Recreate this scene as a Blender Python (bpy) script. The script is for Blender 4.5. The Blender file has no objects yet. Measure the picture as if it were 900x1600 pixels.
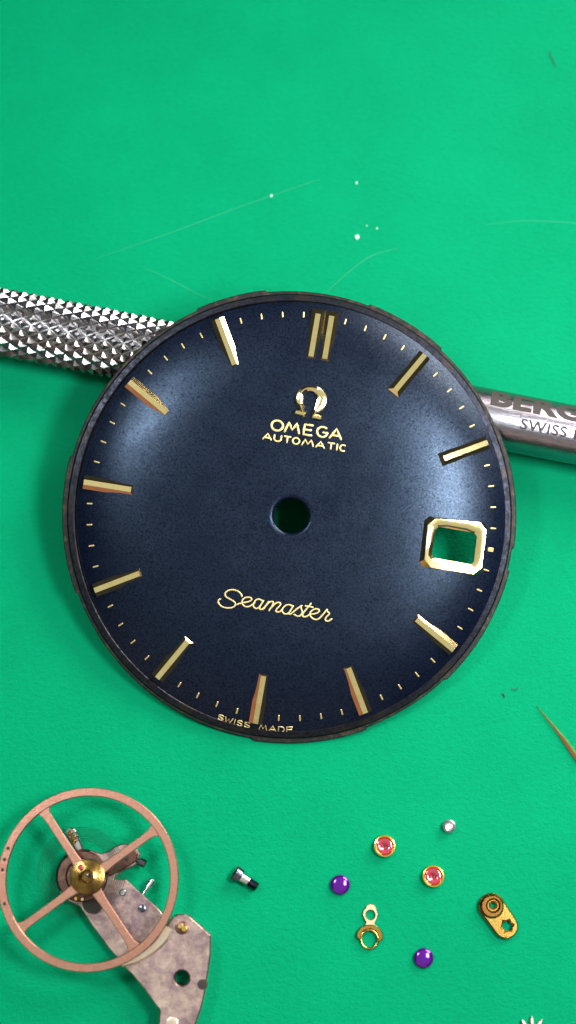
import bpy, bmesh, math, random
from mathutils import Vector, Matrix, noise
from mathutils.geometry import delaunay_2d_cdt
random.seed(7)
R = math.radians
sc = bpy.context.scene
col = sc.collection
# 1 unit is about 4 mm of the real bench (100 px of the photo at the mat)

# ---------------------------------------------------------------- camera
PITCH, D = R(12), 28.0
cd = bpy.data.cameras.new('camera'); cam = bpy.data.objects.new('camera', cd); col.objects.link(cam)
cam.location = (0, -D*math.sin(PITCH), D*math.cos(PITCH))
cam.rotation_euler = (PITCH, 0, 0)
cd.sensor_fit = 'VERTICAL'; cd.sensor_height = 24; cd.sensor_width = 24
cd.lens = 24*D/16
cd.clip_start = 0.1; cd.clip_end = 500
cd.dof.use_dof = True; cd.dof.focus_distance = D-0.75; cd.dof.aperture_fstop = 0.07
sc.camera = cam
CR = Matrix.Rotation(PITCH, 3, 'X')

def pix(px, py, z=0.0):
    """point of the bench at height z seen at photo position px, py"""
    d = CR @ Vector(((px-450)/100, (800-py)/100, -D))
    t = (z-cam.location.z)/d.z
    return cam.location + d*t

# ---------------------------------------------------------------- light
world = bpy.data.worlds.new('World'); sc.world = world; world.use_nodes = True
wb = world.node_tree.nodes['Background']
wb.inputs[0].default_value = (0.75, 0.85, 1.0, 1); wb.inputs[1].default_value = 0.04

def area(name, az, tilt, dist, sx, sy, radiance, colr, target=(0, 0, 0), spread=180):
    ld = bpy.data.lights.new(name, 'AREA'); ld.shape = 'RECTANGLE'; ld.size = sx; ld.size_y = sy
    ld.energy = radiance*math.pi*sx*sy          # Blender: watts = radiance * pi * area
    ld.color = colr; ld.spread = R(spread)
    o = bpy.data.objects.new(name, ld); col.objects.link(o)
    a, t = R(az), R(tilt)
    v = Vector((math.sin(t)*math.cos(a), math.sin(t)*math.sin(a), math.cos(t)))
    o.location = Vector(target)+v*dist
    o.rotation_euler = (-v).to_track_quat('-Z', 'Y').to_euler()
    return o
area('window_light', 160, 28, 30, 6.6, 5.2, 44.0, (0.90, 0.95, 1.0))
area('bench_lamp', -11, 28, 23, 7.8, 4.6, 60.0, (0.95, 0.97, 1.0))
area('ceiling_light', 90, 2, 80, 130, 130, 0.56, (0.94, 1.0, 0.84))
area('desk_lamp', 42, 58, 34, 19, 19, 3.5, (1.0, 0.90, 0.82), (0.6, 0.2, 0), 62)
area('person_bounce', -105, 56, 45, 60, 24, 0.62, (1.0, 0.80, 0.62))  # added unseen lamp for the lower markers, like glow off a person's body
area('warm_bounce', -140, 76, 40, 40, 10, 0.32, (1.0, 0.42, 0.32))

sc.view_settings.view_transform = 'Standard'; sc.view_settings.look = 'None'
sc.view_settings.exposure = 0.0; sc.view_settings.gamma = 1.0

# ---------------------------------------------------------------- materials
def mat(name, base, metallic=0.0, rough=0.5, **kw):
    m = bpy.data.materials.new(name); m.use_nodes = True
    b = m.node_tree.nodes['Principled BSDF']
    b.inputs['Base Color'].default_value = (*base, 1)
    b.inputs['Metallic'].default_value = metallic
    b.inputs['Roughness'].default_value = rough
    for k, v in kw.items(): b.inputs[k.replace('_', ' ')].default_value = v
    return m

class NT:
    def __init__(s, m): s.m = m; s.t = m.node_tree; s.b = s.t.nodes['Principled BSDF']
    def n(s, typ, **kw):
        nd = s.t.nodes.new(typ)
        for k, v in kw.items():
            if k in nd.inputs: nd.inputs[k].default_value = v
            else: setattr(nd, k, v)
        return nd
    def l(s, a, b): s.t.links.new(a, b)
    def coord(s, scale=(1, 1, 1), rot=(0, 0, 0)):
        tc = s.n('ShaderNodeTexCoord'); mp = s.n('ShaderNodeMapping')
        mp.inputs['Scale'].default_value = scale; mp.inputs['Rotation'].default_value = rot
        s.l(tc.outputs['Object'], mp.inputs[0]); return mp.outputs[0]
    def noise(s, vec, scale, detail=4, rough=0.6):
        nd = s.n('ShaderNodeTexNoise'); nd.inputs['Scale'].default_value = scale
        nd.inputs['Detail'].default_value = detail; nd.inputs['Roughness'].default_value = rough
        s.l(vec, nd.inputs['Vector']); return nd.outputs['Fac']
    def ramp(s, fac, stops):
        nd = s.n('ShaderNodeValToRGB'); e = nd.color_ramp.elements
        while len(e) < len(stops): e.new(0.5)
        for i, (p, c) in enumerate(stops):
            e[i].position = p; e[i].color = (*c, 1) if len(c) == 3 else c
        s.l(fac, nd.inputs[0]); return nd.outputs[0]
    def bump(s, h, strength, dist, prev=None):
        nd = s.n('ShaderNodeBump'); nd.inputs['Strength'].default_value = strength
        nd.inputs['Distance'].default_value = dist
        s.l(h, nd.inputs['Height'])
        if prev: s.l(prev, nd.inputs['Normal'])
        s.l(nd.outputs[0], s.b.inputs['Normal']); return nd.outputs[0]
    def math(s, op, a, b=None, c=None):
        nd = s.n('ShaderNodeMath'); nd.operation = op
        for i, v in enumerate((a, b, c)):
            if v is None: continue
            if isinstance(v, (int, float)): nd.inputs[i].default_value = v
            else: s.l(v, nd.inputs[i])
        return nd.outputs[0]
    def mix(s, fac, a, b):
        nd = s.n('ShaderNodeMix'); nd.data_type = 'RGBA'
        for sock, v in ((nd.inputs[0], fac), (nd.inputs[6], a), (nd.inputs[7], b)):
            if isinstance(v, (int, float)): sock.default_value = v
            elif isinstance(v, tuple): sock.default_value = (*v, 1)
            else: s.l(v, sock)
        return nd.outputs[2]

# green mat ------------------------------------------------------
M = {}
m = M['mat'] = mat('green_mat', (0.004, 0.36, 0.145), 0, 0.55)
t = NT(m); c = t.coord()
big = t.ramp(t.noise(c, 0.55, 6, 0.6), [(0.3, (0, 0, 0)), (0.7, (1, 1, 1))]); fine = t.noise(t.coord((6.5, 11, 8), (0, 0, R(-20))), 1.5, 5, 0.7)
grain = t.noise(c, 26, 3, 0.7)
colr = t.mix(big, (0.0004, 0.182, 0.078), (0.0004, 0.212, 0.092))
colr = t.mix(t.math('MULTIPLY', t.ramp(fine, [(0.35, (0, 0, 0)), (0.75, (1, 1, 1))]), 0.35), colr, (0.001, 0.265, 0.122))
t.l(colr, t.b.inputs['Base Color'])
b1 = t.bump(fine, 0.8, 0.024)
b2 = t.bump(grain, 0.6, 0.012, b1)
t.l(t.ramp(fine, [(0.3, (0.46,)*3), (0.75, (0.62,)*3)]), t.b.inputs['Roughness'])
t.b.inputs['Specular IOR Level'].default_value = 0.02

# dial lacquer --------------------------------------------------
m = M['dial'] = mat('black_dial_lacquer', (0.07, 0.11, 0.20), 0.0, 0.40)
t = NT(m); c = t.coord()
g1 = t.noise(c, 34, 3, 0.75); g2 = t.noise(c, 55, 2, 0.6); g3 = t.noise(c, 2.2, 5)
colr = t.mix(t.ramp(g1, [(0.36, (0, 0, 0)), (0.62, (1, 1, 1))]), (0.0008, 0.0015, 0.005), (0.002, 0.004, 0.013))
colr = t.mix(t.math('MULTIPLY', t.ramp(g2, [(0.30, (1, 1, 1)), (0.38, (0, 0, 0))]), 0.55), colr, (0.002, 0.003, 0.005))
t.l(colr, t.b.inputs['Base Color'])
t.l(t.math('ADD', t.math('MULTIPLY', g3, 0.22), 0.18), t.b.inputs['Roughness'])
t.l(t.ramp(g1, [(0.30, (0.08,)*3), (0.43, (0.27,)*3), (0.62, (0.46,)*3)]), t.b.inputs['Specular IOR Level']); t.b.inputs['Specular Tint'].default_value = (0.50, 0.70, 1, 1)
b1 = t.bump(g1, 0.35, 0.005)

m = M['rim'] = mat('blackened_rim', (0.09, 0.10, 0.13), 0.9, 0.36)
t = NT(m); c = t.coord()
g1 = t.noise(c, 17, 5, 0.7); g2 = t.noise(c, 2.0, 4)
colr = t.mix(t.ramp(g1, [(0.40, (0, 0, 0)), (0.66, (1, 1, 1))]), (0.008, 0.009, 0.013), (0.028, 0.030, 0.042))
colr = t.mix(t.math('MULTIPLY', t.ramp(g2, [(0.56, (0, 0, 0)), (0.64, (1, 1, 1))]), 0.45), colr, (0.04, 0.03, 0.022))
t.l(colr, t.b.inputs['Base Color']); t.bump(g1, 0.3, 0.012)
t.l(t.ramp(g1, [(0.3, (0.5,)*3), (0.7, (0.28,)*3)]), t.b.inputs['Roughness'])
m = M['flange'] = mat('dark_brown_flange', (0.035, 0.028, 0.022), 0.7, 0.45)
t = NT(m); g1 = t.noise(t.coord(), 8, 5, 0.7)
t.l(t.ramp(g1, [(0.50, (0.012, 0.011, 0.011)), (0.75, (0.07, 0.05, 0.03))]), t.b.inputs['Base Color']); t.bump(g1, 0.4, 0.02)

def metal(name, ca, cb, rough, scale=8, bump=0.15, stretch=(1, 1, 1), metallic=1.0, dist=0.01):
    m = mat(name, ca, metallic, rough); t = NT(m); c = t.coord(stretch)
    g = t.noise(c, scale, 5, 0.65)
    t.l(t.mix(t.ramp(g, [(0.35, (0, 0, 0)), (0.68, (1, 1, 1))]), ca, cb), t.b.inputs['Base Color'])
    t.l(t.math('ADD', t.math('MULTIPLY', g, rough*0.8), rough*0.6), t.b.inputs['Roughness'])
    if bump: t.bump(g, bump, dist)
    return m
M['gold'] = metal('polished_gold', (0.97, 0.80, 0.42), (0.90, 0.68, 0.30), 0.11, 7, 0.04)
M['print'] = mat('gold_print', (0.60, 0.46, 0.19), 0.6, 0.42)
M['steel'] = metal('knurled_steel', (0.33, 0.32, 0.33), (0.15, 0.145, 0.15), 0.28, 14, 0.25)
M['satin'] = metal('satin_steel', (0.36, 0.34, 0.39), (0.22, 0.21, 0.25), 0.24, 7, 0.35, (0.7, 5, 5))
M['engrave'] = mat('dark_engraving', (0.022, 0.018, 0.016), 0.0, 0.7)
M['copper'] = metal('rose_copper', (0.62, 0.32, 0.24), (0.44, 0.20, 0.14), 0.30, 11, 0.35)
M['bridge'] = metal('tarnished_bridge', (0.66, 0.49, 0.42), (0.40, 0.28, 0.25), 0.38, 3.2, 0.5, dist=0.02)
t = NT(M['bridge']); g = t.noise(t.coord(), 1.6, 6, 0.75)
old = t.b.inputs['Base Color'].links[0].from_socket
t.l(t.mix(t.ramp(g, [(0.42, (0, 0, 0)), (0.66, (1, 1, 1))]), old, (0.17, 0.115, 0.13)), t.b.inputs['Base Color'])
M['bridge_edge'] = metal('worn_bridge_edge', (0.92, 0.76, 0.62), (0.75, 0.55, 0.42), 0.28, 9, 0.2)
M['bridge_dark'] = metal('oxidised_bridge', (0.24, 0.13, 0.10), (0.07, 0.035, 0.03), 0.35, 6, 0.5)
M['brass'] = metal('polished_brass', (0.66, 0.44, 0.11), (0.46, 0.27, 0.06), 0.18, 3, 0.15)
M['chaton'] = metal('yellow_gold_setting', (1.0, 0.70, 0.16), (0.9, 0.55, 0.10), 0.14, 6, 0.1)
M['bluesteel'] = metal('dark_steel', (0.16, 0.17, 0.22), (0.05, 0.05, 0.07), 0.18, 9, 0.2)
M['brightsteel'] = metal('bright_steel', (0.78, 0.78, 0.82), (0.6, 0.6, 0.64), 0.14, 9, 0.1)
M['hub'] = metal('aged_brass', (0.36, 0.22, 0.06), (0.09, 0.045, 0.015), 0.22, 2.4, 0.6, dist=0.02)
M['greysteel'] = metal('grey_steel', (0.85, 0.85, 0.88), (0.65, 0.65, 0.68), 0.35, 9, 0.1)
M['bronze'] = metal('dark_bronze', (0.42, 0.22, 0.06), (0.26, 0.12, 0.03), 0.18, 3, 0.15)
M['pinkgold'] = metal('pale_rose_gold', (0.60, 0.42, 0.26), (0.50, 0.33, 0.18), 0.4, 9, 0.1)
M['spring'] = mat('hairspring_steel', (0.02, 0.07, 0.045), 0.6, 0.35)
M['dark'] = mat('dark_bore', (0.02, 0.012, 0.01), 0.3, 0.5)
M['palegear'] = metal('pale_gear_brass', (0.72, 0.62, 0.50), (0.58, 0.48, 0.38), 0.4, 9, 0.2)
M['lint'] = mat('white_lint', (0.42, 0.66, 0.58), 0, 0.9)
M['darkfibre'] = mat('dark_fibre', (0.01, 0.03, 0.02), 0, 0.8)
M['scratch'] = mat('pale_scratch', (0.003, 0.27, 0.13), 0, 0.7)
def gem(name, c, rough=0.04):
    m = mat(name, c, 0.0, rough); b = m.node_tree.nodes['Principled BSDF']
    b.inputs['Transmission Weight'].default_value = 0.35; b.inputs['IOR'].default_value = 1.77
    b.inputs['Coat Weight'].default_value = 0.6
    return m
M['ruby'] = gem('ruby', (0.40, 0.03, 0.06))
M['amethyst'] = mat('purple_jewel', (0.13, 0.012, 0.34), 0.75, 0.10, Coat_Weight=0.3)

# ---------------------------------------------------------------- mesh helpers
def link(name, me, material, parent=None, loc=None):
    o = bpy.data.objects.new(name, me); col.objects.link(o)
    if material is not None and not me.materials: me.materials.append(material)
    if parent: o.parent = parent
    if loc is not None: o.location = loc
    return o
def mk(name, vs, fs, material, parent=None, smooth=False, loc=None, recalc=True):
    me = bpy.data.meshes.new(name); me.from_pydata([tuple(v) for v in vs], [], fs)
    if recalc:
        bm = bmesh.new(); bm.from_mesh(me)
        bmesh.ops.remove_doubles(bm, verts=bm.verts, dist=1e-5)
        bmesh.ops.recalc_face_normals(bm, faces=bm.faces); bm.to_mesh(me); bm.free()
    if smooth:
        me.shade_smooth()
        if smooth is not True: me.set_sharp_from_angle(angle=R(smooth))
    return link(name, me, material, parent, loc)
def thing(name, label, cat, loc=(0, 0, 0), rot=(0, 0, 0), group=None):
    o = bpy.data.objects.new(name, None); col.objects.link(o); o.empty_display_size = 0.2
    o.location = loc; o.rotation_euler = rot; tag(o, label, cat, group); return o
def tag(o, label, cat, group=None):
    o['label'] = label; o['category'] = cat
    if group: o['group'] = group
    return o
def copy_tree(o, parent=None):
    c = o.copy(); col.objects.link(c); c.parent = parent
    for ch in list(o.children): copy_tree(ch, c)
    return c
class MB:
    def __init__(s): s.v = []; s.f = []
    def add(s, vs, fs):
        n = len(s.v); s.v += [Vector(v) for v in vs]; s.f += [tuple(i+n for i in f) for f in fs]
    def build(s, *a, **k): return mk(a[0], s.v, s.f, *a[1:], **k)

def circle(cx, cy, r, n=48, a0=0):
    return [Vector((cx+r*math.cos(a0+2*math.pi*i/n), cy+r*math.sin(a0+2*math.pi*i/n))) for i in range(n)]
def inside(p, poly):
    x, y = p[0], p[1]; c = False; n = len(poly); j = n-1
    for i in range(n):
        a, b = poly[i], poly[j]
        if (a[1] > y) != (b[1] > y) and x < (b[0]-a[0])*(y-a[1])/(b[1]-a[1])+a[0]: c = not c
        j = i
    return c
def signed(poly):
    return sum(poly[i-1][0]*poly[i][1]-poly[i][0]*poly[i-1][1] for i in range(len(poly)))/2
def inset(poly, d):
    """move a loop towards its inside by d (mitred)"""
    n = len(poly); s = 1 if signed(poly) > 0 else -1; out = []
    for i in range(n):
        a, b, c = Vector(poly[i-1][:2]), Vector(poly[i][:2]), Vector(poly[(i+1) % n][:2])
        e1 = (b-a).normalized(); e2 = (c-b).normalized()
        n1 = Vector((-e1.y, e1.x))*s; n2 = Vector((-e2.y, e2.x))*s
        k = n1+n2
        if k.length < 1e-6: k = n1
        k.normalize(); q = max(0.35, k.dot(n1))
        out.append(b+k*(d/q))
    return out
def tri2d(loops, extra=()):
    vs = []; es = []
    for lp in loops:
        k = len(vs); vs += [Vector(p[:2]) for p in lp]
        es += [(k+i, k+(i+1) % len(lp)) for i in range(len(lp))]
    vs += [Vector(p[:2]) for p in extra]
    r = delaunay_2d_cdt(vs, es, [], 0, 1e-6)
    V, F = r[0], r[2]; keep = []
    for f in F:
        c = sum((V[i] for i in f), Vector((0, 0)))/len(f)
        if inside(c, loops[0]) and not any(inside(c, h) for h in loops[1:]): keep.append(tuple(f))
    return V, keep
def plate_mb(mb, outline, holes=(), z0=0.0, z1=0.1, ch=0.0, zf=None):
    """flat plate with holes and a chamfered top edge"""
    loops = [outline]+list(holes)
    top = [inset(outline, ch)]+[inset(h, -ch) for h in holes] if ch else loops
    V, F = tri2d(top)
    mb.add([(v.x, v.y, z1) for v in V], F)
    for lp, tl in zip(loops, top):
        n = len(lp)
        rings = [[(p[0], p[1], z0) for p in lp], [(p[0], p[1], z1-ch) for p in lp]]
        if ch: rings.append([(p[0], p[1], z1) for p in tl])
        vs = [v for r_ in rings for v in r_]
        fs = [(k*n+i, k*n+(i+1) % n, (k+1)*n+(i+1) % n, (k+1)*n+i) for k in range(len(rings)-1) for i in range(n)]
        mb.add(vs, fs)
    V, F = tri2d(loops)
    mb.add([(v.x, v.y, z0) for v in V], [tuple(reversed(f)) for f in F])
def plate(name, outline, holes, z0, z1, ch, material, parent=None, **k):
    mb = MB(); plate_mb(mb, outline, holes, z0, z1, ch); return mb.build(name, material, parent, **k)
def lathe_mb(mb, prof, n=48, M4=None):
    vs = []; fs = []
    for r, z in prof:
        for i in range(n):
            a = 2*math.pi*i/n; vs.append(Vector((r*math.cos(a), r*math.sin(a), z)))
    for k in range(len(prof)-1):
        for i in range(n): fs.append((k*n+i, k*n+(i+1) % n, (k+1)*n+(i+1) % n, (k+1)*n+i))
    if M4: vs = [M4 @ v for v in vs]
    mb.add(vs, fs)
def lathe(name, prof, material, parent=None, n=48, M4=None, smooth=35, loc=None):
    mb = MB(); lathe_mb(mb, prof, n, M4); return mb.build(name, material, parent, smooth=smooth, loc=loc)
def catmull(pts, k=5):
    P = [Vector(p) for p in pts]
    if len(P) < 3: return P
    Q = [P[0]*2-P[1]]+P+[P[-1]*2-P[-2]]; out = []
    for i in range(1, len(Q)-2):
        for j in range(k):
            t = j/k; a, b, c, d = Q[i-1], Q[i], Q[i+1], Q[i+2]
            out.append(0.5*((2*b)+(c-a)*t+(2*a-5*b+4*c-d)*t*t+(3*b-a-3*c+d)*t**3))
    out.append(P[-1]); return out
def tube_mb(mb, pts, rad, flat=1.0, n=6, zf=None, closed=False):
    """round stroke; zf(x, y) gives the ground height, flat squashes it"""
    P = [Vector((p[0], p[1], p[2] if len(p) > 2 else 0)) for p in pts]
    if zf: P = [Vector((p.x, p.y, zf(p.x, p.y))) for p in P]
    m_ = len(P); vs = []; fs = []
    rr = rad if isinstance(rad, (list, tuple)) else [rad]*m_
    for i, p in enumerate(P):
        if closed: a, b = P[i-1], P[(i+1) % m_]
        else: a, b = P[max(0, i-1)], P[min(m_-1, i+1)]
        d = (b-a).normalized(); s = d.cross(Vector((0, 0, 1)))
        s = s.normalized() if s.length > 1e-6 else Vector((1, 0, 0)); u = s.cross(d).normalized()
        for j in range(n):
            t = 2*math.pi*j/n+math.pi/2
            vs.append(p+s*math.cos(t)*rr[i]+u*math.sin(t)*rr[i]*flat)
    for i in range(m_ if closed else m_-1):
        for j in range(n):
            i2 = (i+1) % m_
            fs.append((i*n+j, i*n+(j+1) % n, i2*n+(j+1) % n, i2*n+j))
    if not closed:
        # rounded ends
        for e, q, sg in ((0, P[0]-P[1], 0), (m_-1, P[-1]-P[-2], 1)):
            tip = P[e]+q.normalized()*rr[e]*0.8; vs.append(tip); t_ = len(vs)-1
            for j in range(n): fs.append((e*n+j, e*n+(j+1) % n, t_))
    mb.add(vs, fs)
def box_mb(mb, x0, x1, y0, y1, z0, z1, M4=None):
    vs = [Vector((x, y, z)) for z in (z0, z1) for y in (y0, y1) for x in (x0, x1)]
    if M4: vs = [M4 @ v for v in vs]
    mb.add(vs, [(0, 1, 3, 2), (4, 5, 7, 6), (0, 1, 5, 4), (2, 3, 7, 6), (0, 2, 6, 4), (1, 3, 7, 5)])

# ---------------------------------------------------------------- the mat
g = mk('work_mat', [(-60, -60, 0), (60, -60, 0), (60, 60, 0), (-60, 60, 0)], [(0, 1, 2, 3)], M['mat'])
g['kind'] = 'structure'

# ---------------------------------------------------------------- the screwdriver under the dial
AX = 0.545
pa, pb = pix(0, 503, AX), pix(900, 680, AX)
axis = (pb-pa).normalized(); ang = math.atan2(axis.y, axis.x)
tool = thing('precision_screwdriver', 'steel hand tool with knurled grip and engraved collar, lying under the black dial', 'tool',
             (pa.x, pa.y, 0), (0, 0, ang))
AXM = Matrix.Translation((0, 0, AX)) @ Matrix.Rotation(R(90), 4, 'Y')      # lathe z -> tool x
# knurl: one pyramid for every diamond between two crossing helical grooves
nk, pk, r0, hk = 17, 0.292, 0.476, 0.056
mb = MB(); i0, i1 = -10, 22
def kp(a, c, r):            # a along the axis in pitches, c round the tool in diamonds
    th = 2*math.pi*c/nk
    return Vector((a*pk, -r*math.sin(th), AX+r*math.cos(th)))
for i in range(i0*2, i1*2):
    for c in range(nk):
        cc = c+(0.5 if i % 2 else 0); a = i/2
        e_ = .455
        L_, R_, T_, B_ = kp(a-e_, cc, r0-.004), kp(a+e_, cc, r0-.004), kp(a, cc+e_, r0-.004), kp(a, cc-e_, r0-.004)
        h = hk*(0.93+0.12*random.random()); q = 0.17+0.10*random.random()
        ja, jc = random.uniform(-.03, .03), random.uniform(-.03, .03)
        t4 = [kp(a-.5*q+ja, cc+jc, r0+h), kp(a+ja, cc-.5*q+jc, r0+h), kp(a+.5*q+ja, cc+jc, r0+h), kp(a+ja, cc+.5*q+jc, r0+h)]
        vs = [L_, B_, R_, T_]+t4
        mb.add(vs, [(0, 1, 5, 4), (1, 2, 6, 5), (2, 3, 7, 6), (3, 0, 4, 7), (4, 5, 6, 7)])
lathe_mb(mb, [(r0, i0*pk), (r0, i1*pk)], 68, AXM)
mb.build('knurled_grip', M['steel'], tool)
x_end = i1*pk
lathe('neck', [(0.0, x_end-0.3), (0.44, x_end-0.3), (0.44, x_end+0.1), (0.30, x_end+0.2), (0.30, x_end+0.45), (0.0, x_end+0.45)], M['satin'], tool, M4=AXM)
xr = (pix(745, 0, AX)-pa).x
xc = 6.95
rc = 0.452
lathe('collar', [(0.0, xc), (rc-0.05, xc), (rc, xc+0.05), (rc, 12.9), (rc-0.02, 12.95), (rc-0.02, 13.05), (rc, 13.1), (rc, 13.5), (rc-0.12, 13.7), (0.0, 13.72)],
      M['satin'], tool, n=96, M4=AXM)
lathe('grip_cap', [(0.0, i0*pk-0.5), (0.3, i0*pk-0.5), (0.44, i0*pk-0.35), (0.44, i0*pk+0.1), (0.0, i0*pk+0.1)], M['satin'], tool, M4=AXM)
# engraved lettering wrapped on the collar
def wrap_text(body, size, sx, x0, theta, offset, spacing=1.0):
    cu = bpy.data.curves.new('t', 'FONT'); cu.body = body; cu.size = size; cu.offset = offset
    cu.space_character = spacing; cu.resolution_u = 4
    o = bpy.data.objects.new('t', cu); col.objects.link(o)
    me = bpy.data.meshes.new_from_object(o.evaluated_get(bpy.context.evaluated_depsgraph_get()))
    bpy.data.objects.remove(o); bpy.data.curves.remove(cu)
    bm = bmesh.new(); bm.from_mesh(me)
    for k in range(-3, 24):
        y = size*k/20
        bmesh.ops.bisect_plane(bm, geom=bm.verts[:]+bm.edges[:]+bm.faces[:], plane_co=(0, y, 0), plane_no=(0, 1, 0))
    r = rc+0.003
    for v in bm.verts:
        th = theta-(v.co.y)/r
        v.co = Vector((x0+v.co.x*sx, -r*math.sin(th), AX+r*math.cos(th)))
    bm.to_mesh(me); bm.free(); return me
def on_axis(px, py):        # distance along the tool of a photo position
    p = pix(px, py, AX+0.35); return (p-Vector((pa.x, pa.y, AX+0.35))).dot(axis)
me = wrap_text('BERGEON', 0.41, 1.42, on_axis(764, 632), R(-13), 0.021, 1.06); me.name = 'lettering'
link('lettering', me, M['engrave'], tool)
me = wrap_text('SWISS MADE', 0.225, 1.16, on_axis(811, 668), R(24), 0.004, 1.06); me.name = 'lettering'
link('lettering', me, M['engrave'], tool)

# ---------------------------------------------------------------- the dial
ROT = R(-9.4)
TIP = R(11.1)
Hc = (806-800)
# dial frame: local x = 3 o'clock, local y = 12 o'clock, z up; tips about the local x axis, foot of the rim on the mat
S = 0.978
basis = Matrix.Rotation(ROT, 4, 'Z') @ Matrix.Rotation(R(1.6), 4, 'Y') @ Matrix.Rotation(TIP, 4, 'X')
RO = 3.50
zc = RO*S*math.sin(TIP)+0.04
HD = 0.42
target = pix(455, 806, zc+HD*S*math.cos(TIP))
off = basis @ Vector((0, 0, HD*S, 1)); 
dl = Vector((target.x-off.x, target.y-off.y, zc))
dial = thing('watch_dial', 'round black domed watch dial with gold hour markers, propped up on the steel tool', 'watch dial', dl)
dial.rotation_euler = basis.to_euler(); dial.scale = (S, S, S)
inv = Matrix.Rotation(-ROT, 2)
def L(px, py):              # photo position -> dial plane
    return Matrix.Rotation(-ROT, 2) @ Vector(((px-455)/100, (806-py)/100))
RF = 3.33
def prof(r):
    z = HD-0.33*(r/RF)**4.8
    if r < 0.315: z -= 0.055*((0.315-r)/0.06)**2
    return z
def zd(x, y): return prof(math.hypot(x, y))
# window corners in the dial plane
Z7 = lambda x, y: L(650+x*.1333, 790+y*.1333)
win = [Z7(165, 205), Z7(705, 285), Z7(655, 705), Z7(115, 600)]
wloop = []
for i in range(4):
    a, b = win[i], win[(i+1) % 4]
    for k in range(8): wloop.append(a.lerp(b, k/8))
hole = circle(0, 0, 0.262, 64)
outer = circle(0, 0, RF, 256)
extra = []
r = 0.285
rings = [0.275, 0.29, 0.315, 0.36]+[0.45+i*0.09 for i in range(32)]
for r in rings:
    n = max(48, int(2*math.pi*r/0.09))
    for i in range(n):
        p = Vector((r*math.cos(2*math.pi*i/n), r*math.sin(2*math.pi*i/n)))
        if r < RF-0.03 and not inside(p, wloop) and min((p-w).length for w in wloop) > 0.03: extra.append(p)
V, F = tri2d([outer, hole, wloop], extra)
mb = MB(); mb.add([(v.x, v.y, zd(v.x, v.y)) for v in V], F)
for lp in (outer, hole, wloop):
    n = len(lp); vs = [(p.x, p.y, zd(p.x, p.y)) for p in lp]+[(p.x, p.y, zd(p.x, p.y)-0.08) for p in lp]
    mb.add(vs, [(i, (i+1) % n, n+(i+1) % n, n+i) for i in range(n)])
mb.add([(v.x, v.y, zd(v.x, v.y)-0.08) for v in V], [tuple(reversed(f)) for f in F])
mb.build('dial_plate', M['dial'], dial, smooth=50)
zr = prof(RF)
lathe('rim', [(RF-0.06, zr-0.07), (RF-0.002, zr-0.07), (RF+0.004, zr-0.004), (RF+0.02, zr+0.006), (RF+0.100, zr-0.012), (RF+0.125, zr-0.045),
              (RF+0.128, 0.03), (RF+0.10, 0.0), (RF-0.06, 0.0), (RF-0.06, zr-0.07)], M['rim'], dial, n=256, smooth=40, loc=(-0.03, 0, 0))
# movement-side flange: a lower ring with longer lugs
lugs = [(96, 114), (48, 69), (-8, 22), (-46, -14), (-99, -70), (165, 200)]
mb = MB(); n = 720; outl = []
for i in range(n):
    a = 360*i/n; aa = a if a <= 210 else a-360
    ext = 0
    for a0, a1 in lugs:
        if a0 <= aa <= a1: ext = 0.032
    rr = RF+0.17+ext+0.006*noise.noise(Vector((math.cos(R(a))*5, math.sin(R(a))*5, 2)))
    outl.append(Vector((rr*math.cos(R(a)-ROT), rr*math.sin(R(a)-ROT))))
plate('flange', outl, [circle(0, 0, RF-0.05, 128)], -0.045, 0.025, 0.012, M['flange'], dial, loc=(-0.035, 0, 0))

# hour markers: long faceted batons with hipped ends
def baton_mesh(double=False):
    l2, w, hh, c = 0.41, 0.105, 0.056, 0.046
    mb = MB(); co = 0.085 if double else 0.012
    xs = [-0.107, 0.107] if double else [0]
    for xo in xs:
        ww = w if not double else 0.107
        base = [(-ww, -l2), (ww, -l2), (ww, l2), (-ww, l2)]
        low = [Vector((x+xo, y, -0.06)) for x, y in base]; mid = [Vector((x+xo, y, 0.012)) for x, y in base]
        top = [Vector((x+xo, y, hh)) for x, y in ((-0.040, -l2+c), (0.040, -l2+c), (0.040, l2-co), (-0.040, l2-co))]
        mb.add(low+mid+top, [(i, (i+1) % 4, 4+(i+1) % 4, 4+i) for i in range(4)]
               + [(4+i, 4+(i+1) % 4, 8+(i+1) % 4, 8+i) for i in range(4)]+[(8, 9, 10, 11)])
    return mb
single = baton_mesh().build('hour_marker', M['gold'], dial)
def place(o, r, deg_cw, dz=0, seat=0.6):
    a = R(90-deg_cw); x, y = r*math.cos(a), r*math.sin(a)
    sl = math.atan2(prof(r-0.4)-prof(r+0.4), 0.8)*seat
    o.matrix_local = Matrix.Translation((x, y, (prof(r-0.4)+prof(r+0.4))/2+0.01+dz)) @ Matrix.Rotation(R(-deg_cw), 4, 'Z') @ Matrix.Rotation(-sl, 4, 'X')
first = True
for h in range(12):
    if h in (0, 3): continue
    o = single if first else single.copy()
    if not first: col.objects.link(o); o.parent = dial
    first = False
    place(o, 2.845, h*30+random.uniform(-.3, .3), 0.02 if h in (10, 11) else 0, {1: 1.0, 2: 1.0, 10: 0.25, 11: 0.3}.get(h, 0.6))
dbl = baton_mesh(True).build('hour_marker', M['gold'], dial); place(dbl, 2.82, 0)
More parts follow.
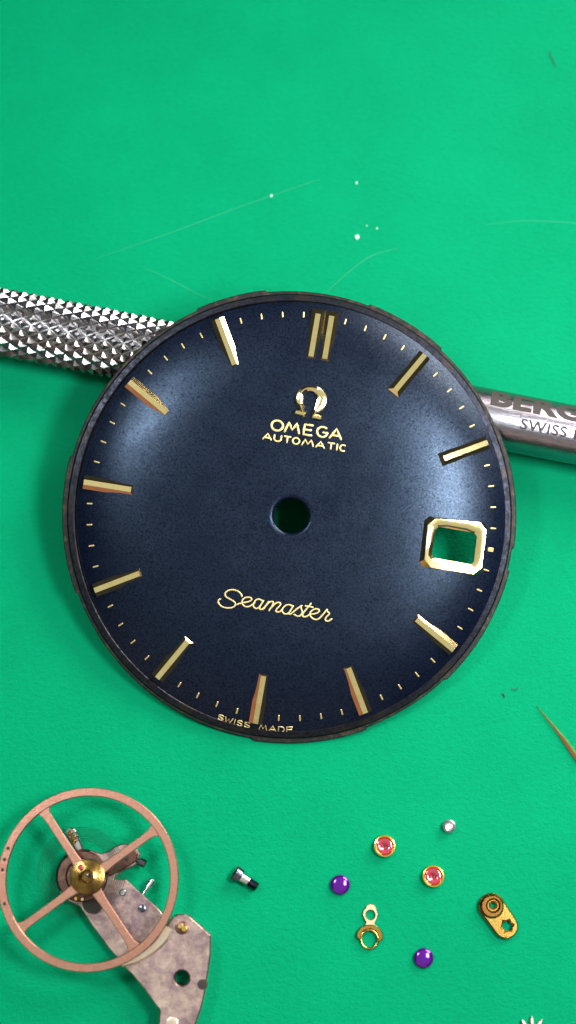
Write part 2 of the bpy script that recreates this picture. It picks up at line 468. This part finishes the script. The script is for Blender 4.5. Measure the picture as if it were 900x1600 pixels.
# printed minute marks
tm = None
for k in range(60):
    if k % 5 == 0 and k != 15: continue
    r_ = 3.125; deg = k*6
    if tm is None:
        mb = MB(); tube_mb(mb, [(0, -0.042), (0, 0), (0, 0.042)], 0.0125, 0.5, 6)
        tm = mb.build('minute_mark', M['print'], dial); o = tm
    else: o = tm.copy(); col.objects.link(o); o.parent = dial
    a = R(90-deg); x, y = r_*math.cos(a), r_*math.sin(a)
    sl = math.atan2(prof(r_-0.1)-prof(r_+0.1), 0.2)
    o.matrix_local = Matrix.Translation((x, y, prof(r_)+0.004)) @ Matrix.Rotation(R(-deg), 4, 'Z') @ Matrix.Rotation(-sl, 4, 'X')
    if k == 15: o.scale = (3.0, 1, 1)

# lettering
def arc(cx, cy, rx, ry, a0, a1, n=14):
    return [(cx+rx*math.cos(R(a0+(a1-a0)*i/n)), cy+ry*math.sin(R(a0+(a1-a0)*i/n))) for i in range(n+1)]
G = {   # strokes in a unit box
 'O': [arc(.5, .5, .5, .5, 0, 360, 24)],
 'M': [[(0, 0), (.22, 1), (.5, .28), (.78, 1), (1, 0)]],
 'N': [[(0, 0), (0, 1), (1, 0), (1, 1)]],
 'E': [[(1, 1), (0, 1), (0, 0), (1, 0)], [(0, .5), (.88, .5)]],
 'G': [arc(.52, .5, .5, .5, 48, 318, 18)+[(1.0, .45)], [(1.02, .45), (.58, .45)]],
 'A': [[(0, 0), (.5, 1), (1, 0)], [(.2, .32), (.8, .32)]],
 'U': [[(0, 1), (0, .4)]+arc(.5, .4, .5, .4, 180, 360, 10)+[(1, 1)]],
 'T': [[(0, 1), (1, 1)], [(.5, 1), (.5, 0)]],
 'I': [[(.5, 0), (.5, 1)]],
 'C': [arc(.55, .5, .52, .5, 50, 310, 16)],
 'S': [arc(.5, .75, .46, .25, 20, 180, 9)+[(.12, .62), (.5, .5), (.88, .38)]+arc(.5, .25, .46, .25, 0, -160, 9)],
 'W': [[(0, 1), (.25, 0), (.5, .75), (.75, 0), (1, 1)]],
 'D': [[(0, 0), (0, 1), (.5, 1)]+arc(.5, .5, .5, .5, 90, -90, 10)+[(0, 0)]],
}
def densify(pl, d=0.05):
    out = []
    for a, b in zip(pl, pl[1:]):
        a, b = Vector(a[:2]), Vector(b[:2]); n = max(1, int((b-a).length/d))
        out += [a.lerp(b, i/n) for i in range(n)]
    return out+[Vector(pl[-1][:2])]
zl = lambda x, y: zd(x, y)+0.004
def word(spans, height, fn, rad, text):
    mb = MB()
    for ch, (a, b) in zip(text, spans):
        for st in G[ch]:
            pl = [fn(a+(b-a)*x, y*height) for x, y in st]
            tube_mb(mb, densify(pl), rad, 0.5, 6, zl)
    return mb.build('lettering', M['print'], dial, smooth=50)
Z = lambda zx, zy: L(380+zx*.2222, 590+zy*.2222)
o1 = Z(192, 378); e1 = Z(686, 446); dx = (e1-o1).normalized(); dy = Vector((-dx.y, dx.x))
q = 0.002222*1.01
word([((a-190)*q, (b-190)*q) for a, b in ((194, 272), (288, 388), (418, 474), (506, 580), (598, 678))], 0.155,
     lambda x, y: o1+dx*x+dy*y, 0.0170, 'OMEGA')
o2 = Z(138, 442); e2 = Z(706, 527); dx2 = (e2-o2).normalized(); dy2 = Vector((-dx2.y, dx2.x))
word([((a-136)*q, (b-136)*q) for a, b in ((138, 196), (214, 262), (282, 326), (342, 388), (408, 486), (504, 562), (584, 628), (642, 654), (668, 706))], 0.095,
     lambda x, y: o2+dx2*x+dy2*y, 0.0128, 'AUTOMATIC')
def curved(x, y):           # x: px-like distance along the lower edge, to the right, from 6 o'clock
    rb = 3.345-y; a = R(-90)+x/3.34
    return Vector((rb*math.cos(a), rb*math.sin(a)))
sp = [(-.63, -.54), (-.52, -.40), (-.365, -.355), (-.32, -.235), (-.205, -.115)]
a6 = L(401, 1133); x6 = (math.atan2(a6.y, a6.x)+math.pi/2)*3.34
word([(a+0.02, b+0.02) for a, b in sp], 0.082, curved, 0.0085, 'SWISS')
word([(a+0.02, b+0.02) for a, b in ((.03, .155), (.185, .30), (.335, .425), (.465, .555))], 0.082, curved, 0.0085, 'MADE')
# the script word
A = lambda x, y: (335+x/9, 910+y/9)
B = lambda x, y: (425+x/9, 920+y/9)
strokes = [
 [A(*p) for p in ((405,180),(388,140),(340,100),(270,85),(205,100),(170,140),(182,180),(230,210),(290,245),(315,282),(290,320),(230,337),(150,327),(95,290),(75,250),(88,220),(108,215))],
 [A(*p) for p in ((335,290),(400,265),(470,255),(525,235),(535,205),(500,187),(440,198),(405,240),(412,285),(450,315),(500,315),(545,290),(580,255))],
 [A(*p) for p in ((680,235),(645,215),(605,220),(572,260),(560,305),(580,337),(620,340),(660,300),(700,232))],
 [A(*p) for p in ((700,232),(665,295),(645,335),(665,355),(705,335),(745,285),(775,245))],
 [A(*p) for p in ((775,245),(740,300),(695,358))],
 [A(*p) for p in ((725,315),(775,262),(815,245),(835,265),(810,320),(775,375))],
 [B(*p) for p in ((0,240),(40,195),(90,168),(125,182),(115,215),(70,262),(62,290),(90,300),(130,285),(160,245))],
 [B(*p) for p in ((285,215),(245,198),(200,208),(160,245),(150,290),(175,320),(220,325),(262,280),(300,215))],
 [B(*p) for p in ((300,215),(262,280),(240,318),(260,328),(300,300),(350,258),(420,210))],
 [B(*p) for p in ((408,225),(412,260),(425,300),(405,342),(365,358),(310,332))],
 [B(*p) for p in ((545,180),(490,250),(430,328),(440,362),(480,362),(530,330))],
 [B(*p) for p in ((465,215),(520,222),(575,235))],
 [B(*p) for p in ((530,330),(600,322),(650,300),(658,272),(615,255),(560,278),(530,325),(550,372),(600,400),(650,393),(700,345),(765,262))],
 [B(*p) for p in ((765,262),(772,292),(800,322),(765,358),(742,400),(762,424),(800,415),(832,392))],
]
mb = MB()
for st in strokes:
    pl = catmull([L(*p) for p in st], 4); tube_mb(mb, pl, 0.0115, 0.5, 6, zl)
mb.build('lettering', M['print'], dial, smooth=50)

# applied horseshoe emblem: a ridged band of changing width and two feet
em = bpy.data.objects.new('emblem', None)
cl = [((424,290),28),((414,245),32),((400,205),46),((394,162),54),((404,124),46),((430,99),38),((464,91),36),((505,99),42),((536,128),54),((549,165),66),((538,206),64),((512,246),48),((490,285),30)]
pts = catmull([(*Z(*p), w*.00222/2) for p, w in cl], 4)
vs = []; n = len(pts)
for i, p in enumerate(pts):
    a, b = pts[max(0, i-1)], pts[min(n-1, i+1)]; d = Vector((b.x-a.x, b.y-a.y)).normalized(); s = Vector((-d.y, d.x))
    z = zd(p.x, p.y); w = p.z
    for f, h in ((-1, -.02), (-1, .055), (-.2, .075), (.2, .075), (1, .055), (1, -.02)):
        vs.append((p.x+s.x*w*f, p.y+s.y*w*f, z+h))
fs = [(i*6+j, i*6+(j+1) % 6, i*6+6+(j+1) % 6, i*6+6+j) for i in range(n-1) for j in range(6)]
fs += [tuple(range(6)), tuple((n-1)*6+j for j in range(6))]
mb = MB(); mb.add(vs, fs)
for a, b, w in (((360,255),(434,272),.036), ((480,285),(548,299),.034)):
    A_, B_ = Z(*a), Z(*b); d = (B_-A_).normalized(); s = Vector((-d.y, d.x)); z = zd(A_.x, A_.y)
    q4 = [A_-s*w, B_-s*w, B_+s*w, A_+s*w]; q5 = inset([Vector(v) for v in q4], 0.014)
    mb.add([(v.x, v.y, z-.02) for v in q4]+[(v.x, v.y, z+.06) for v in q4]+[(v.x, v.y, z+.076) for v in q5],
           [(i, (i+1) % 4, 4+(i+1) % 4, 4+i) for i in range(4)]+[(4+i, 4+(i+1) % 4, 8+(i+1) % 4, 8+i) for i in range(4)]+[(8, 9, 10, 11)])
mb.build('emblem', M['gold'], dial, smooth=25)

# date window frame
def oct8(q, c):
    out = []
    for i in range(4):
        p, a, b = q[i], q[i-1], q[(i+1) % 4]
        out += [p+(a-p).normalized()*c, p+(b-p).normalized()*c]
    return out
Q0 = [Z7(75, 115), Z7(806, 192), Z7(731, 806), Z7(8, 700)]
Q1 = [Z7(112, 140), Z7(790, 200), Z7(718, 795), Z7(62, 700)]
Q2 = [Z7(155, 185), Z7(735, 272), Z7(690, 725), Z7(105, 615)]
Q3 = [Z7(202, 235), Z7(680, 315), Z7(636, 683), Z7(146, 596)]
levels = [(oct8(Q0, .07), -.03), (oct8(Q0, .07), .015), (oct8(Q1, .11), .100), (oct8(Q2, .06), .100), (oct8(Q3, .05), .078), (oct8(Q3, .05), -.10)]
vs = []
sub = lambda lp: [lp[i].lerp(lp[(i+1) % len(lp)], k/4) for i in range(len(lp)) for k in range(4)]
for lp, h in levels:
    for p in sub(lp):
        u = p.x-2.05
        zz = prof(2.05)-0.015-0.05*u-0.05*u*abs(u)
        vs.append((p.x, p.y, zz+h))
mb = MB(); mb.add(vs, [(k*32+i, k*32+(i+1) % 32, (k+1)*32+(i+1) % 32, (k+1)*32+i) for k in range(5) for i in range(32)])
mb.build('date_frame', M['gold'], dial, smooth=20)

# ---------------------------------------------------------------- balance wheel on its bridge
zw = 0.50
bc = pix(137, 1372, 0)
bal = thing('balance_bridge', 'tarnished rose bridge plate carrying a large copper four-arm balance wheel', 'watch part', bc)
def P2(px, py, z=0.2):
    p = pix(px, py, z); return Vector((p.x-bc.x, p.y-bc.y))
zb1, zb2 = 0.17, 0.34
Z1 = lambda x, y, z: P2(x*.3778, 1220+y*.3778, z)
foot = [(492,752),(560,727),(620,690),(665,640),(700,585),(715,562),(735,551),(765,551),(790,566),(872,640),(870,720),(862,780),(846,880),(832,940),(812,1000),(760,1110),(655,1110),(656,1010),(660,950),(600,868),(545,800)]
fl = [Z1(x, y, zb2) for x, y in foot]
hl = [Z1(752+31*math.cos(t), 816-32*math.sin(t), zb2) for t in [2*math.pi*i/32 for i in range(32)]]
pl_ = plate('foot_plate', fl, [hl], 0.0, zb2, 0.018, M['bridge'], bal)
# bright curved step between the two levels
cur = [Z1(x, y, zb2+.03) for x, y in ((503,760),(566,737),(624,700),(668,658),(697,606))]
cur = catmull(cur, 6)
n = len(cur); vs = []
for i, p in enumerate(cur):
    a, b = cur[max(0, i-1)], cur[min(n-1, i+1)]; d = (b-a).normalized(); s = Vector((-d.y, d.x))
    w = 0.04+0.05*(i/(n-1))
    for k, (f, z) in enumerate(((-1, .05), (-1, zb2+.02), (-.6, zb2+.035), (.7, zb2+.035), (1, zb2+.02), (1, .05))):
        vs.append((p.x+s.x*w*f, p.y+s.y*w*f, z))
mk('step_edge', vs, [(i*6+j, i*6+(j+1) % 6, i*6+6+(j+1) % 6, i*6+6+j) for i in range(n-1) for j in range(6)]+[tuple(range(6)), tuple((n-1)*6+j for j in range(6))], M['bridge_edge'], bal)
arm = [(232,405),(236,375),(255,340),(290,315),(330,292),(375,287),(420,300),(450,292),(475,272),(505,260),(540,262),(566,278),(578,305),(572,335),(550,355),(510,370),(480,392),(470,408),(520,408),(560,445),(656,530),(680,560),(690,590),(650,650),(600,700),(500,748),(455,700),(370,585),(330,520),(285,500),(250,465)]
al = [Z1(x, y, zb1) for x, y in arm]
plate('bridge_arm', al, [], 0.02, zb1, 0.015, M['bridge'], bal)
hubc = Z1(345, 395, zb1)
mb = MB(); lathe_mb(mb, [(0.0, zb1+.05), (0.22, zb1+.05), (0.25, zb1+.02), (0.36, zb1+.02), (0.40, zb1-.02), (0.40, 0.03), (0, .03)], 40, Matrix.Translation((*Z1(340, 395, zb1), 0)))
mb.build('bridge_boss', M['bridge_dark'], bal, smooth=30)
lug = [Z1(x, y, zb1+.06) for x, y in ((430,370),(520,300),(548,280),(570,300),(566,330),(535,352),(455,395))]
plate('stud_holder', lug, [], zb1-.02, zb1+.05, 0.015, M['bridge_dark'], bal)
# seats, pins and recesses
def dot(name, x, y, z, r, h, material, parent=bal, hol=0):
    c = Z1(x, y, z)
    pr = [(hol, h-.02), (r*.8, h), (r, h-.02*min(1, r*8)), (r, 0)] if hol else [(0, h), (r*.75, h), (r, h-.25*h), (r, 0)]
    return lathe(name, pr, material, parent, n=24, loc=(c.x, c.y, z-.001))
dot('pin_seat', 752, 607, zb2, .10, .022, M['bridge_dark'])
dot('pin', 746, 600, zb2+.02, .045, .07, M['gold']); dot('pin', 762, 612, zb2+.02, .045, .08, M['chaton'])
dot('recess', 838, 842, zb2, .075, .006, M['dark'])
dot('pin_seat', 712, 1003, zb2, .09, .02, M['bridge_edge'])
dot('screw', 508, 462, zb1, .05, .04, M['brightsteel']); dot('screw', 588, 528, zb1, .055, .03, M['bluesteel'])
dot('pin', 318, 487, zb1, .03, .16, M['chaton']); dot('pin', 345, 490, zb1, .028, .16, M['gold'])
dot('recess', 385, 505, zb1, .16, .006, M['dark']); dot('recess', 330, 470, zb1, .10, .05, M['bridge_dark'])
dot('recess', 525, 322, zb1+.05, .035, .01, M['dark'])
# regulator tail, screws
a, b = Z1(280, 195, .2), Z1(328, 290, .2); d = (b-a).normalized(); s = Vector((-d.y, d.x))
Lr = (b-a).length
ol = [a+d*(0.11-0.11*math.cos(t))*1.0+s*0.095*math.sin(t) if False else a+d*(0.10+0.10*math.cos(math.pi/2+t*1.0+math.pi/2)) + s*0.09*math.sin(math.pi/2+t+math.pi/2) for t in [-math.pi/2+math.pi*i/10 for i in range(11)]]
ol = ol+[b+s*(-0.065 if ((ol[-1]-a).dot(s) < 0) else 0.065), b-s*(-0.065 if ((ol[-1]-a).dot(s) < 0) else 0.065)]
plate('regulator_tail', ol, [], .12, .21, .018, M['brightsteel'], bal)
mb = MB()
for k, (u, v, r_) in enumerate(((.09, 0, .045), (.17, .015, .05), (.23, -.01, .04))):
    p = a+d*u+s*v; lathe_mb(mb, [(0, .222), (r_*.6, .222), (r_, .205), (r_, .20)], 14, Matrix.Translation((p.x, p.y, 0)))
mb.build('reflection_spots', M['brass'], bal, smooth=40)  # brass discs imitate the yellow reflection in the polished steel tail
def small_screw(x0, y0, x1, y1, z, rs, rh, hl_, material):
    a, b = Z1(x0, y0, z), Z1(x1, y1, z); v = Vector((b.x-a.x, b.y-a.y, 0)); ln = v.length
    M4 = Matrix.Translation((a.x, a.y, z)) @ v.to_track_quat('Z', 'Y').to_matrix().to_4x4()
    return lathe('screw', [(0, 0), (rs, 0), (rs, ln-hl_), (rh, ln-hl_), (rh, ln-.015), (rh-.015, ln), (0, ln)], material, bal, n=20, M4=M4)
small_screw(560, 325, 603, 345, .17, .035, .062, .10, M['bluesteel'])
small_screw(592, 468, 634, 408, .14, .022, .055, .13, M['brightsteel'])
# hairspring
cs = Z1(345, 380, .30); pts = []
for i in range(56*6, 56*13):
    t = i/56; r_ = 0.26+0.031*t
    pts.append((cs.x-.03+r_*math.cos(2*math.pi*t), cs.y+.02+r_*math.sin(2*math.pi*t), .30))
mb = MB(); tube_mb(mb, pts, .0036, 1.8, 4)
mb.build('hairspring', M['spring'], bal)
# the wheel (thing > wheel > pieces)
wc = P2(138, 1373.5, zw)
ks = (28-zw*.98)/28
RW, RI = 1.352*ks, 1.225*ks
prh = [(14,1326),(8,1343),(5,1359),(10,1411)]
wheel = lathe('balance_wheel', [(RI, -.035), (RI, .035), (RI+.01, .045), (RW-.01, .045), (RW, .035), (RW, -.035), (RI, -.035)], M['copper'], bal, n=160, loc=(wc.x, wc.y, zw))
mb = MB()
for aa in (124.6, 36, 216, 305):
    Rm = Matrix.Rotation(R(aa), 4, 'Z'); n = 10; ou = []
    x0, x1 = .20, RI+.012
    for i in range(n+1):
        x = x0+(x1-x0)*i/n; w = .058+.045*max(0, (i/n-.85)/.15)**2+0.02*max(0, (.25-i/n)/.25); ou.append((x, w))
    poly = [Vector((x, -w)) for x, w in ou]+[Vector((x, w)) for x, w in reversed(ou)]
    m1 = MB(); plate_mb(m1, poly, [], -.03, .033, .008); 
    o = mk('spoke', [Rm @ v for v in m1.v], m1.f, M['copper'], wheel)
for px, py in prh:
    p = P2(px, py, zw+.04)-wc
    rr = p.length; p = p*(((RW+RI)/2)/rr)
    lathe('poising_hole', [(0, .0475), (.022, .0475), (.026, .044)], M['dark'], wheel, n=14, loc=(p.x, p.y, .001))
hc = (P2(136, 1370, zw+.1)-wc)
lathe('hub', [(.0, .02), (.075, .02), (.085, .10), (.10, .115), (.14, .10), (.22, .085), (.25, .075), (.262, .05), (.262, -.05), (0, -.05)], M['hub'], wheel, n=48, loc=(hc.x, hc.y, 0))
pj = P2(126, 1355, zw+.1)-wc
lathe('impulse_jewel', [(0, .15), (.03, .15), (.042, .13), (.042, .05)], M['ruby'], wheel, n=20, loc=(pj.x, pj.y, 0))
lathe('pivot', [(0, .17), (.02, .165), (.03, .12), (.03, .0)], M['bluesteel'], wheel, n=16, loc=(hc.x+.02, hc.y+.02, 0))

# ---------------------------------------------------------------- loose parts
# screw
z = .09; a, b = pix(366, 1363, z), pix(403, 1387, z-.02); v = b-a; ln = v.length
sc_ = thing('steel_screw', 'tiny dark slotted screw with bright highlight lying on its side on the mat', 'screw', (a.x, a.y, 0))
Mq = Matrix.Translation((0, 0, z+.02)) @ (Vector((v.x, v.y, -.035))).to_track_quat('Z', 'Y').to_matrix().to_4x4()
mb = MB(); lathe_mb(mb, [(0, 0), (.085, 0), (.108, .02), (.108, .11), (.095, .125), (.0, .125)], 32, Mq)
mb.build('head', M['bluesteel'], sc_, smooth=30)
mb = MB(); box_mb(mb, -.11, .11, -.016, .016, -.006, .02, Mq); mb.build('slot', M['dark'], sc_)
lathe('shank', [(0, .12), (.07, .12), (.07, .25), (0, .25)], M['brightsteel'], sc_, n=28, M4=Mq)
pr = [(.0, .24)]
zz = .24
while zz < ln-.02: pr += [(.055, zz), (.078, zz+.017)]; zz += .034
pr += [(.05, zz), (0, zz)]
lathe('thread', pr, M['bluesteel'], sc_, n=28, M4=Mq, smooth=20)

# steel bit, ring
p = pix(702, 1291, .05)
o = lathe('pivot_bushing', [(.0, .03), (.03, .035), (.045, .10), (.07, .12), (.095, .10), (.10, .04), (.085, 0), (0, 0)], M['greysteel'], None, n=32, loc=(p.x, p.y, 0))
tag(o, 'tiny round silver steel bushing with a dark centre, above the right ruby', 'watch part')
# jewels in settings
def chaton(px, py, label, rot=0):
    p = pix(px, py, .06)
    t_ = thing('set_ruby', label, 'jewel', (p.x, p.y, 0), (0, 0, rot), 'rubies in gold settings')
    lathe('gold_setting', [(.115, .06), (.122, .085), (.14, .105), (.158, .10), (.165, .08), (.165, .0), (.115, .0), (.115, .06)], M['chaton'], t_, n=48)
    lathe('ruby', [(0.0, .03), (.018, .03), (.022, .045), (.05, .06), (.09, .085), (.115, .075), (.12, .02), (0, .02)], M['ruby'], t_, n=48, smooth=60)
    lathe('pivot_hole', [(0, .0), (.014, .0), (.014, .004)], M['dark'], t_, n=12, loc=(0, 0, .031))
    return t_
chaton(601, 1322, 'pink ruby in a gold ring, left and higher of the two ringed rubies')
chaton(677, 1369, 'pink ruby in a gold ring, right and lower of the two, below the steel bushing', 1.0)
# purple jewels
def cap(px, py, label):
    p = pix(px, py, .05)
    pr = [(0, .095)]+[(.146*math.sin(t), .045+.050*math.cos(t)) for t in [R(10*i) for i in range(1, 10)]]+[(.140, .02), (.12, 0), (0, 0)]
    o = lathe('cap_jewel', pr, M['amethyst'], None, n=48, smooth=60, loc=(p.x, p.y, 0)); tag(o, label, 'jewel', 'purple cap jewels')
cap(531.5, 1382.5, 'round purple jewel above the looped gold spring clip, left of the rubies')
cap(662, 1497, 'round purple jewel lying alone below the others, nearest the bottom edge')
# spring clip
U = lambda x, y: (500+x*.2444, 1270+y*.2444)
p0 = pix(577, 1447, 0)
clip = thing('jewel_clip', 'thin gold lyre-shaped jewel spring clip with two loops, between the purple jewels', 'watch part', (p0.x, p0.y, 0))
def Uv(x, y, z=.03): p = pix(*U(x, y), z); return Vector((p.x-p0.x, p.y-p0.y))
up = [(300,590),(322,583),(345,590),(358,608),(362,625),(370,650),(362,678),(350,700),(352,716),(368,728),(340,735),(310,733),(285,730),(290,712),(296,700),(285,680),(272,652),(278,625),(292,608)]
plate('clip_head', [Uv(*q_) for q_ in up], [[Uv(322+31*math.cos(t), 653-33*math.sin(t)) for t in [2*math.pi*i/24 for i in range(24)]]], .01, .045, .006, M['pinkgold'], clip)
ring = []
crt = [(232,790),(240,755),(262,728),(300,715),(340,715),(375,732),(398,765),(402,800),(385,826),(368,822),(372,790),(355,755),(320,740),(285,748),(262,775),(262,808),(250,812)]
plate('clip_collar', [Uv(*q_) for q_ in crt], [], .02, .075, .012, M['brass'], clip)
cc = Uv(316, 808, .03)
ring_pts = [(cc.x+.125*math.cos(t), cc.y+.135*math.sin(t), .045) for t in [2*math.pi*i/48 for i in range(48)]]
mb = MB(); tube_mb(mb, ring_pts, .018, 1.2, 8, closed=True); mb.build('clip_ring', M['brass'], clip, smooth=True)
# small brass end-piece
W = lambda x, y: (730+x/9, 1380+y/9)
p0b = pix(780, 1432, 0)
ep = thing('brass_end_piece', 'small oblong brass plate with two holes, one of them star-shaped', 'watch part', (p0b.x, p0b.y, 0))
def Wv(x, y, z=.1): p = pix(*W(x, y), z); return Vector((p.x-p0b.x, p.y-p0b.y))
c1, c2 = Wv(348, 325), Wv(545, 605)
r1, r2 = .195, .185
dv = (c2-c1); aa = math.atan2(dv.y, dv.x)
def capsule(r1, r2, n=24):
    o_ = [c1+Vector((math.cos(t), math.sin(t)))*r1 for t in [aa+math.pi/2+math.pi*i/n for i in range(n+1)]]
    return o_+[c2+Vector((math.cos(t), math.sin(t)))*r2 for t in [aa-math.pi/2+math.pi*i/n for i in range(n+1)]]
star = [Wv(562+(84 if i % 2 == 0 else 62)*math.cos(R(i*30+10)), 600-(84 if i % 2 == 0 else 62)*math.sin(R(i*30+10))) for i in range(12)]
h1 = [Wv(365+44*math.cos(t), 310-44*math.sin(t)) for t in [2*math.pi*i/24 for i in range(24)]]
plate('end_plate', capsule(r1, r2), [h1, star], .02, .10, .022, M['brass'], ep)
h2 = [Wv(365+78*math.cos(t), 315-78*math.sin(t)) for t in [2*math.pi*i/24 for i in range(24)]]
mb = MB(); plate_mb(mb, [c1+Vector((math.cos(t), math.sin(t)))*.178 for t in [2*math.pi*i/40 for i in range(40)]], [h2], .095, .135, .03)
mb.build('raised_seat', M['bronze'], ep)
# watch hand
p0h, p1h, p2h = pix(839, 1103, .04), pix(877, 1149, .04), pix(960, 1262, .04)
hand = thing('watch_hand', 'thin pointed gold watch hand reaching in from the right edge of the mat', 'watch hand', (p1h.x, p1h.y, 0))
def blade(name, a, b, wa, wb, za, zb, material):
    a, b = a-Vector((p1h.x, p1h.y, a.z)), b-Vector((p1h.x, p1h.y, b.z)); d = (b-a).normalized(); s = Vector((-d.y, d.x, 0)); up_ = Vector((0, 0, 1))
    vs = [a-s*wa+up_*za, a+s*wa+up_*za, a+up_*(za+wa*.9+.003), b-s*wb+up_*zb, b+s*wb+up_*zb, b+up_*(zb+wb*.9+.003)]
    return mk(name, vs, [(0, 1, 4, 3), (1, 2, 5, 4), (2, 0, 3, 5), (0, 2, 1), (3, 4, 5)], material, hand)
blade('tip', p0h, p1h, .006, .030, .03, .03, M['gold'])
blade('blade', p1h, p2h, .034, .085, .032, .03, M['gold'])
# gear tip at the bottom edge
p = pix(832, 1616, .04)
ou = []
for k in range(10):
    a0 = 2*math.pi*k/10+math.pi/2+.02
    for da, rr in ((-.16, .14), (-.13, .21), (-.05, .255), (.05, .255), (.13, .21), (.16, .14)):
        ou.append(Vector((rr*math.cos(a0+da), rr*math.sin(a0+da))))
o = plate('small_pinion', ou, [circle(0, 0, .04, 16)], 0.0, .07, .012, M['palegear'], None, loc=(p.x, p.y, .001))
tag(o, 'pale toothed pinion whose tooth tips show at the bottom edge', 'gear')

# lint, hairs and hairline cuts on the mat
def fibre(px, rad, material, label, cat='fibre', z=.012, name='lint_fibre', flat=.6):
    pts = [pix(x, y, z) for x, y in px]; c = pts[0].copy(); c.z = 0
    mb = MB(); q_ = catmull([v-c for v in pts], 5)
    n = len(q_); tube_mb(mb, q_, [rad*(0.4+0.6*math.sin(math.pi*min(1, max(0, (i+.5)/n)))) for i in range(n)], flat, 5)
    o = mb.build(name, material, None, smooth=True, loc=c); tag(o, label, cat); return o
fibre([(784, 1084), (787, 1086), (788, 1090)], .014, M['darkfibre'], 'tiny curled black speck on the mat right of the dial')
fibre([(858, 80), (862, 90), (869, 106)], .008, M['darkfibre'], 'short dark hair on the mat near the top right corner')
fibre([(799, 1076), (805, 1078), (811, 1074)], .006, M['darkfibre'], 'faint thin dark fibre just right of the black speck')
def fleck(x, y, r_, label):
    p = pix(x, y, .01); ou = [Vector((r_*(.6+.6*random.random())*math.cos(t), r_*1.4*(.6+.6*random.random())*math.sin(t))) for t in [2*math.pi*i/9 for i in range(9)]]
    o = plate('lint_fleck', ou, [], .0, .02, .004, M['lint'], None, loc=(p.x, p.y, .001)); tag(o, label, 'lint', 'white lint flecks')
fleck(558, 371, .034, 'largest white lint fleck on the mat above the dial')
fleck(557, 286, .016, 'tiny white fleck straight above the largest one')
fleck(573, 353, .010, 'very small pale fleck just up and right of the largest one')
fleck(589, 357, .014, 'small white fleck right of the largest one')
fleck(424, 306, .018, 'small white fleck on the long pale scratch left of centre')
fibre([(150, 404), (260, 366), (370, 325), (470, 290), (500, 280)], .007, M['scratch'], 'long straight pale scratch rising to the right above the knurled grip', 'scratch', .0015, 'mat_scratch', .2)
fibre([(508, 458), (545, 425), (580, 400), (622, 388)], .008, M['scratch'], 'short curved pale scratch just above the top of the dial', 'scratch', .0015, 'mat_scratch', .2)
fibre([(760, 351), (820, 345), (905, 349), (960, 356)], .006, M['scratch'], 'faint curved scratch at the right edge of the mat', 'scratch', .0015, 'mat_scratch', .2)
fibre([(225, 418), (265, 436), (300, 455), (330, 468)], .006, M['scratch'], 'faint scratch falling to the right above the left of the dial', 'scratch', .0015, 'mat_scratch', .2)
